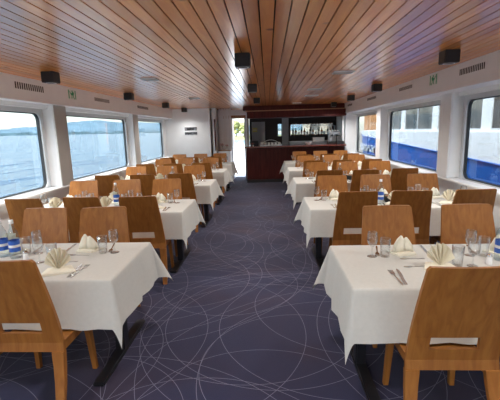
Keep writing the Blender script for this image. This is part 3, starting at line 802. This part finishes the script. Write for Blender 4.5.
TZ = .7515
used_chair_overrides = {('R', 0, 'far'): (.99, 1.67, 2.3), ('R', 0, 'near'): (.96, 1.58, 2.2), ('R', 1, 'near'): (.95, 1.52, 2.15), ('R', 1, 'far'): (.88, 1.5, 2.15),
                        ('L', 0, 'near'): (-1.485, -2.1, -2.7), ('L', 0, 'far'): (-1.47, -2.085, -2.7), ('L', 1, 'near'): (-1.42, -2.04, -2.67)}
rj = random.Random(11)
for s in 'LR':
    for k, yf in enumerate(TABLES[s]):
        tname = '%s %s table' % (TN[k], SIDE[s])
        xa = SX[s][0] if s == 'R' else SX[s][1] + .01
        # the pedestals sit towards the aisle: mirror the table on the lake side
        yb = yf + DEP
        if s == 'R': TP.place((.485, yf, 0), 0, 'long dining table on dark steel feet, %s of the ship side' % TN[k], 'table', 'dining tables')
        else: TP.place((-1.02, yb, 0), PI, 'long dining table on dark steel feet, %s of the lake side' % TN[k], 'table', 'dining tables')
        cm_ = cloth_mesh(2.03 if s == 'L' else 1.99, DEP, .33, k * 3 + (s == 'R') * 17 + 1, s)
        co = cm_.build('tablecloth', 'cloth', None, (.485 if s == 'R' else -1.02 - 2.03, yf, TZ - .0015))
        tag(co, 'white tablecloth with hanging pointed corners over the ' + tname, 'tablecloth', 'white tablecloths')
        for near in (True, False):
            row = 'near' if near else 'far'
            xs = used_chair_overrides.get((s, k, row), SEATS[s])
            sgn = 1 if near else -1               # the way the sitter faces
            ye = yf if near else yb               # his table edge
            ais = -1 if s == 'R' else 1           # x direction of the aisle
            for q, xc in enumerate(xs):
                where = '%s, %s side of the %s' % (SN[q], row, tname)
                hidden_chair = k == 0 and ((near and q > 0) or q == 2)
                jx = xc + rj.uniform(-.015, .015)
                oy = ye + (-.005 if near else -.02) + (rj.uniform(-.03, .03) if k else 0)
                if not hidden_chair:
                    CH.place((jx, oy, 0), (0 if near else PI) + rj.uniform(-.035, .035) * (k > 0) + (.14 if (s, k, near, q) == ('L', 0, False, 0) else 0), 'wooden slotted-back chair at the ' + where, 'chair', 'wooden dining chairs')
                if k == 0 and near and q == 2: continue
                def at(dx, d): return (xc + dx * ais, ye + sgn * d)     # dx towards the aisle, d from the edge inwards
                # napkin
                px, py = at(*({'L': (.05, .14), 'R': (-.14, .3)}[s] if k == 0 and near and q == 0 else (.02, .21)))
                kind = 0 if (near or q == 1) and s == 'L' or (near and s == 'R') else 1
                npk = NP[kind].place((px, py, TZ), (.25 * ais if near else PI - .2 * ais) + rj.uniform(-.2, .2), 'cream folded napkin at the ' + where, 'napkin', 'folded napkins'); npk.scale = (1.3, 1.3, 1.12) if kind == 0 else (1.2, 1.15, .95)
                # glasses
                gdx = -.2 if near else .26
                
                if (s, k, near, q) == ('R', 0, True, 0): gdx = -.36
                gx, gy = at(gdx, .33 if near else .27)
                WG.place((gx, gy, TZ), 0, 'stemmed wine glass at the ' + where, 'glass', 'wine glasses')
                gx, gy = at(gdx + (.09 if near else -.09), .345 if near else .275)
                TU.place((gx, gy, TZ), 0, 'plain water tumbler at the ' + where, 'glass', 'water tumblers')
                # cutlery
                if k < 3:
                    cx, cy = at(.19, .15)
                    ctl = FK.place((cx, cy, TZ), -sgn * .12 * ais + (0 if near else PI) + .12 * ais, 'steel fork at the ' + where, 'fork', 'forks'); ctl.scale = (1.25, 1.2, 1)
                    cx, cy = at(.155 if near else -.16, .16)
                    ctl = KN.place((cx, cy, TZ), .12 * ais + (0 if near else PI), 'steel knife at the ' + where, 'knife', 'knives'); ctl.scale = (1.3, 1.15, 1)
                    cx, cy = at(.0, .33)
                    SPN.place((cx, cy, TZ), PI / 2 + .06 * sgn, 'steel dessert spoon at the ' + where, 'spoon', 'dessert spoons')
for s, k, x, y, lab in (('L', 0, -1.94, 2.66, 'nearer the aisle'), ('L', 0, -2.06, 2.7, 'nearer the window'), ('R', 0, 1.56, 2.5, None), ('R', 1, 1.34, 4.5, None),
                        ('R', 2, 1.28, 6.75, None), ('L', 1, -1.96, 4.68, None), ('L', 2, -1.75, 6.8, None), ('R', 3, 1.28, 8.8, None), ('L', 3, -1.75, 8.85, None)):
    WB.place((x, y, TZ), random.uniform(0, 6), 'clear water bottle with a blue label on the %s %s table%s' % (TN[k], SIDE[s], ', ' + lab if lab else ''), 'bottle', 'water bottles')
for s, k, x, y in (('R', 1, 1.5, 4.62), ('L', 1, -1.76, 4.66), ('L', 2, -1.9, 6.75), ('R', 2, 1.45, 6.8)):
    BK.place((x, y, TZ), 0, 'dark round bread basket on the %s %s table' % (TN[k], SIDE[s]), 'basket', 'bread baskets')
for s, k, x, y in (('R', 1, 1.25, 4.66), ('L', 1, -1.7, 4.9), ('L', 0, -1.82, 2.6), ('R', 0, 1.44, 2.42)):
    SH.place((x, y, TZ), 0, 'small white salt shaker on the %s %s table' % (TN[k], SIDE[s]), 'shaker', 'salt shakers')

# ------------------------------------------------------------------ outside
def seaz(x): return -1.6 - .0085 * x           # the moored ferry heels slightly
m = MB(); g = []
XS = [-6000, -2000, -600, -150, -40, -10, 0, 12]; YS = [-2000, -400, -60, 0, 40, 120, 400, 1500, 6000]
v = [(x, y, seaz(x)) for x in XS for y in YS]; ny = len(YS)
f = [(i * ny + j, (i + 1) * ny + j, (i + 1) * ny + j + 1, i * ny + j + 1) for i in range(len(XS) - 1) for j in range(ny - 1)]
m.add(v, f); struct(m.build('lake', 'water'), 'rippled blue lake outside the windows', 'water')

def ridge(name, r0, r1, hfun, mat, label, a0=-75, a1=12, n=150, rows=6):
    v = []; f = []
    for i in range(n + 1):
        az = math.radians(a0 + (a1 - a0) * i / n)
        for j in range(rows + 1):
            t = j / rows; r = r0 + (r1 - r0) * t
            h = hfun(math.degrees(az)) * math.sin(PI * (.0 + .5 * min(1, t * 1.3))) * (1 + .1 * noise.noise(Vector((az * 20, t * 5, 1))))
            x, y = r * math.sin(az), r * math.cos(az); v.append((x, y, seaz(x) + h - 1))
    for i in range(n):
        for j in range(rows): f.append((i * (rows + 1) + j, (i + 1) * (rows + 1) + j, (i + 1) * (rows + 1) + j + 1, i * (rows + 1) + j + 1))
    m = MB(); m.add(v, f, 0, True)
    struct(m.build(name, mat), label, 'hills')
ridge('hills', 2300, 3300, lambda a: 46 + 50 * math.exp(-((a + 25) / 5.5) ** 2) + 25 * math.exp(-((a + 16) / 5) ** 2) + 9 * noise.noise(Vector((a * .35, 0, 0))) + 4 * noise.noise(Vector((a * 1.7, 3, 0))), 'hill', 'hills across the lake with haze painted into their colour')
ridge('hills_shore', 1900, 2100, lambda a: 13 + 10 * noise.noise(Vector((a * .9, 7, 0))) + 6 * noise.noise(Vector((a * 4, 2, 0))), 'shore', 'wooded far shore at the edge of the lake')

# neighbouring ship
HX = 5.1
def sheer(y): return .44 + .038 * y if y < 26 else 1.43
ship = thing('passenger_ship', 'blue and white passenger ship moored outside the windows', 'ship', (0, 0, 0))
ys = [-8 + 1.5 * k for k in range(25)]
def hx(y, z):       # hull curves in towards the bow and down to the keel
    b = max(0, (y - 20) / 8); return HX + 4.5 * b * b + (.25 * max(0, -z) if z < 0 else 0)
m = MB()
for za, zb, mt in ((lambda y: -2.0, lambda y: -.6, 0), (lambda y: -.6, sheer, 0), (sheer, lambda y: 1.48, 1)):
    v = []; f = []
    for y in ys:
        for z in (za(y), zb(y)): v.append((hx(y, z), y, z))
        for z in (zb(y), za(y)): v.append((HX + 9 - (hx(y, z) - HX), y, z))
    for i in range(len(ys) - 1):
        for k in range(4): f.append((i * 4 + k, (i + 1) * 4 + k, (i + 1) * 4 + (k + 1) % 4, i * 4 + (k + 1) % 4))
    m.add(v, f, mt)
m.build('hull', ['hullblue', 'hullwhite'], ship)
m = MB(); v = []; f = []
for y in ys: v += [(hx(y, 0) - .02, y, sheer(y) - .02), (hx(y, 0) - .04, y, sheer(y) + .0), (hx(y, 0) - .02, y, sheer(y) + .02), (hx(y, 0) + .02, y, sheer(y))]
for i in range(len(ys) - 1):
    for k in range(4): f.append((i * 4 + k, (i + 1) * 4 + k, (i + 1) * 4 + (k + 1) % 4, i * 4 + (k + 1) % 4))
m.add(v, f); m.build('rubbing_strake', 'hullblue', ship)
m = MB(); WX = HX + .12
m.box(WX + .08, WX + 8.6, -8, 18, 1.45, 3.2, 0)
m.box(WX, WX + .08, -8, 18, 1.45, 1.52, 0); m.box(WX, WX + .08, -8, 18, 2.62, 3.2, 0); m.box(WX - .35, WX + 9, -8, 18.3, 3.2, 3.3, 0)
wy = [-7.2 + 2.8 * k for k in range(9)]
for y in wy + [18.0]: m.box(WX, WX + .08, y - .4, y, 1.52, 2.62, 0)
m.build('superstructure', 'hullwhite', ship)
for y in wy:
    m = MB(); m.rbox(WX + .03, WX + .07, y, y + 2.4, 1.52, 2.62, .01); w = m.build('window', 'shipglass', ship)
    m = MB()
    for z in (1.52, 2.58): m.box(WX + .0, WX + .05, y, y + 2.4, z, z + .04)
    m.box(WX, WX + .05, y + 1.18, y + 1.22, 1.56, 2.58); m.build('window_frame', 'alu', w)
# lettering rows on the bow: pale name panel
m = MB()
rl = random.Random(4)
yy = 18.4
while yy < 22.2:
    w = rl.uniform(.18, .3); h = .34
    m.box(hx(yy, 0) - .012, hx(yy, 0) + .03, yy, yy + .07, .45, .45 + h); m.box(hx(yy, 0) - .012, hx(yy, 0) + .03, yy, yy + w, .45 + rl.choice((0, .15, .28)), .52 + .14 * rl.random() + .05)
    yy += w + .14
m.build('bow_name', 'hullwhite', ship)

# quay and houses ahead to the ship side
m = MB(); m.box(15, 60, 12, 120, -3, .5); struct(m.build('quay', 'stone'), 'stone quay beyond the moored ship', 'quay')
def house(x, y, w, d, h, wall, label):
    r = thing('quay_house', label, 'house', (x, y, .5), group='houses on the quay')
    m = MB(); m.box(-w / 2, w / 2, -d / 2, d / 2, 0, h); m.build('walls', wall, r)
    m = MB(); m.sections([[(-w / 2 - .4, -d / 2 - .4, h), (w / 2 + .4, -d / 2 - .4, h), (w / 2 + .4, d / 2 + .4, h), (-w / 2 - .4, d / 2 + .4, h)],
                          [(-w / 2 + 2, -.1, h + 3), (w / 2 - 2, -.1, h + 3), (w / 2 - 2, .1, h + 3), (-w / 2 + 2, .1, h + 3)]]); m.build('roof', 'roofred', r)
    for i in range(3):
        for j in range(3):
            m = MB(); a = -w / 2 + w * (i + .25) / 3; zz = 1 + j * 2.6
            if zz + 1.6 < h: m.box(a, a + w / 6, -d / 2 - .05, -d / 2 + .02, zz, zz + 1.6); m.build('window', 'shipglass', r)
house(17, 48, 8, 8, 9, 'orange', 'orange rendered house on the quay, seen past the bow')
house(26, 50, 9, 8, 8, 'wallbeige', 'beige house on the quay beside the orange one')
house(11.5, 72, 9, 8, 7, 'wallbeige', 'beige house furthest along the quay')

# trees on the bank ahead, seen through the doorway
m = MB(); 
for k in range(1): m.sections([[(-26, 132, -3), (14, 132, -3), (14, 175, -3), (-26, 175, -3)], [(-25, 134, -.6), (14, 134, -.6), (14, 175, -.4), (-25, 175, -.4)]])
struct(m.build('shore_bank', 'leaf'), 'low green bank ahead of the bow', 'bank')
def tree(x, y, h, seed, label):
    r = thing('tree', label, 'tree', (x, y, -.6), group='trees on the bank ahead')
    rn = random.Random(seed)
    m = MB(); m.tube([(0, 0, 0), (.1, 0, h * .3), (0, .1, h * .55)], [.3, .22, .12]); m.build('trunk', 'bark', r)
    m = MB()
    for k in range(26):
        a = rn.uniform(0, 6.28); zz = rn.uniform(.3, 1) * h; rad = h * .28 * math.sin(PI * (zz / h - .15)) * rn.uniform(.2, 1)
        bm = bmesh.new(); bmesh.ops.create_icosphere(bm, subdivisions=2, radius=h * rn.uniform(.09, .15))
        for vv in bm.verts: vv.co = vv.co * (1 + .35 * noise.noise(vv.co * 3 + Vector((seed, k, 0)))) + Vector((rad * math.cos(a), rad * math.sin(a), zz))
        m.bm(bm, 0, False)
    m.build('foliage', 'leaf', r)
for k, (x, y, h) in enumerate([(-16.2, 140, 5.5), (-12.2, 148, 6), (-8.6, 140, 5), (-4.6, 148, 6), (-20.8, 148, 5.5)]):
    tree(x, y, h, k, 'leafy green tree on the bank ahead, %s from the ship side' % ['fourth', 'third', 'second', 'first', 'fifth'][k])

# foredeck and stern deck
m = MB(); m.sections([[(-3.3, 13.7, -.3), (2.8, 13.7, -.3), (1.5, 17.5, -.3), (-2, 17.5, -.3)], [(-3.3, 13.7, -.01), (2.8, 13.7, -.01), (1.5, 17.5, -.01), (-2, 17.5, -.01)]])
struct(m.build('deck_bow', 'deck'), 'pale painted foredeck beyond the doorway', 'deck')
m = MB(); m.box(-2.1, 1.6, 17.3, 17.4, -.01, .95); m.box(-2.2, 1.7, 17.25, 17.45, .95, 1.0)
struct(m.build('wall_bulwark', 'hullwhite'), 'white bulwark at the end of the foredeck', 'bulwark')
m = MB(); m.box(-3.4, 2.85, -8, Y0 - .1, -.3, -.01)
struct(m.build('deck_stern', 'deck'), 'pale stern deck behind the saloon', 'deck')

# ------------------------------------------------------------------ light
FILL_W = 40
w = bpy.data.worlds.new('World'); SC.world = w; w.use_nodes = True
nt = w.node_tree
for n in list(nt.nodes): nt.nodes.remove(n)
out = nt.nodes.new('ShaderNodeOutputWorld'); bg = nt.nodes.new('ShaderNodeBackground')
sky = nt.nodes.new('ShaderNodeTexSky'); sky.sky_type = 'NISHITA'; sky.sun_disc = False
sky.sun_elevation = math.radians(52); sky.sun_rotation = math.radians(230); sky.dust_density = 1.0; sky.air_density = 1.0; sky.ozone_density = 1.0
hs = nt.nodes.new('ShaderNodeHueSaturation'); hs.inputs['Saturation'].default_value = .6
nt.links.new(sky.outputs[0], hs.inputs['Color']); nt.links.new(hs.outputs[0], bg.inputs['Color']); bg.inputs['Strength'].default_value = 0.3
nt.links.new(bg.outputs[0], out.inputs['Surface'])
sun = bpy.data.lights.new('sun', 'SUN'); sun.energy = 4.0; sun.angle = math.radians(.6); sun.color = (1, .95, .88)
so = bpy.data.objects.new('sun', sun); COL.objects.link(so)
d = Vector((.5, .4, -1.0)).normalized()
so.rotation_euler = d.to_track_quat('-Z', 'Y').to_euler()
k = 0
for X, ys in ((-2.54, (-.6, 1.95, 4.5, 7.05, 9.6, 11.75)), (1.94, (-.6, 1.75, 4.1, 6.95, 9.05, 11.3)), (-.23, (-.8, 1.2, 3.88, 6.35, 9.0))):
    for y in ys:
        l = bpy.data.lights.new('fill_spot', 'SPOT'); l.energy = FILL_W * (1.3 if y < 0 else .8 if y < 2.5 else 1) * (.32 if y == 11.75 else 1); l.spot_size = math.radians(150); l.spot_blend = .8; l.shadow_soft_size = .05; l.color = (1, .97, .93)  # fill light added for brightness; the black spot housings look unlit
        o = bpy.data.objects.new('fill_spot', l); COL.objects.link(o); o.location = (X - (.08 if y == 4.1 else 0), y, HC - .135)
# ------------------------------------------------------------------ camera
cam = bpy.data.cameras.new('camera'); cam.sensor_width = 36; cam.lens = 27; cam.clip_end = 20000; cam.clip_start = .05
co = bpy.data.objects.new('camera', cam); COL.objects.link(co)
yaw, pitch, roll = math.radians(2.8926), math.radians(10.4863), math.radians(1.6)
fw = Vector((-math.sin(yaw) * math.cos(pitch), math.cos(yaw) * math.cos(pitch), -math.sin(pitch)))
r0 = fw.cross(Vector((0, 0, 1))).normalized(); u0 = r0.cross(fw)
r = r0 * math.cos(roll) - u0 * math.sin(roll); u = r0 * math.sin(roll) + u0 * math.cos(roll)
mw = Matrix((r, u, -fw)).transposed().to_4x4(); mw.translation = Vector((0, 0, 1.66))
co.matrix_world = mw
SC.camera = co
SC.view_settings.view_transform = 'Standard'; SC.view_settings.look = 'None'; SC.view_settings.gamma = 1; SC.view_settings.use_curve_mapping = False
SC.view_settings.exposure = 1.6
SC.cycles.max_bounces = 10; SC.cycles.diffuse_bounces = 6; SC.cycles.transparent_max_bounces = 24; SC.cycles.glossy_bounces = 4
SC.cycles.sample_clamp_indirect = 6
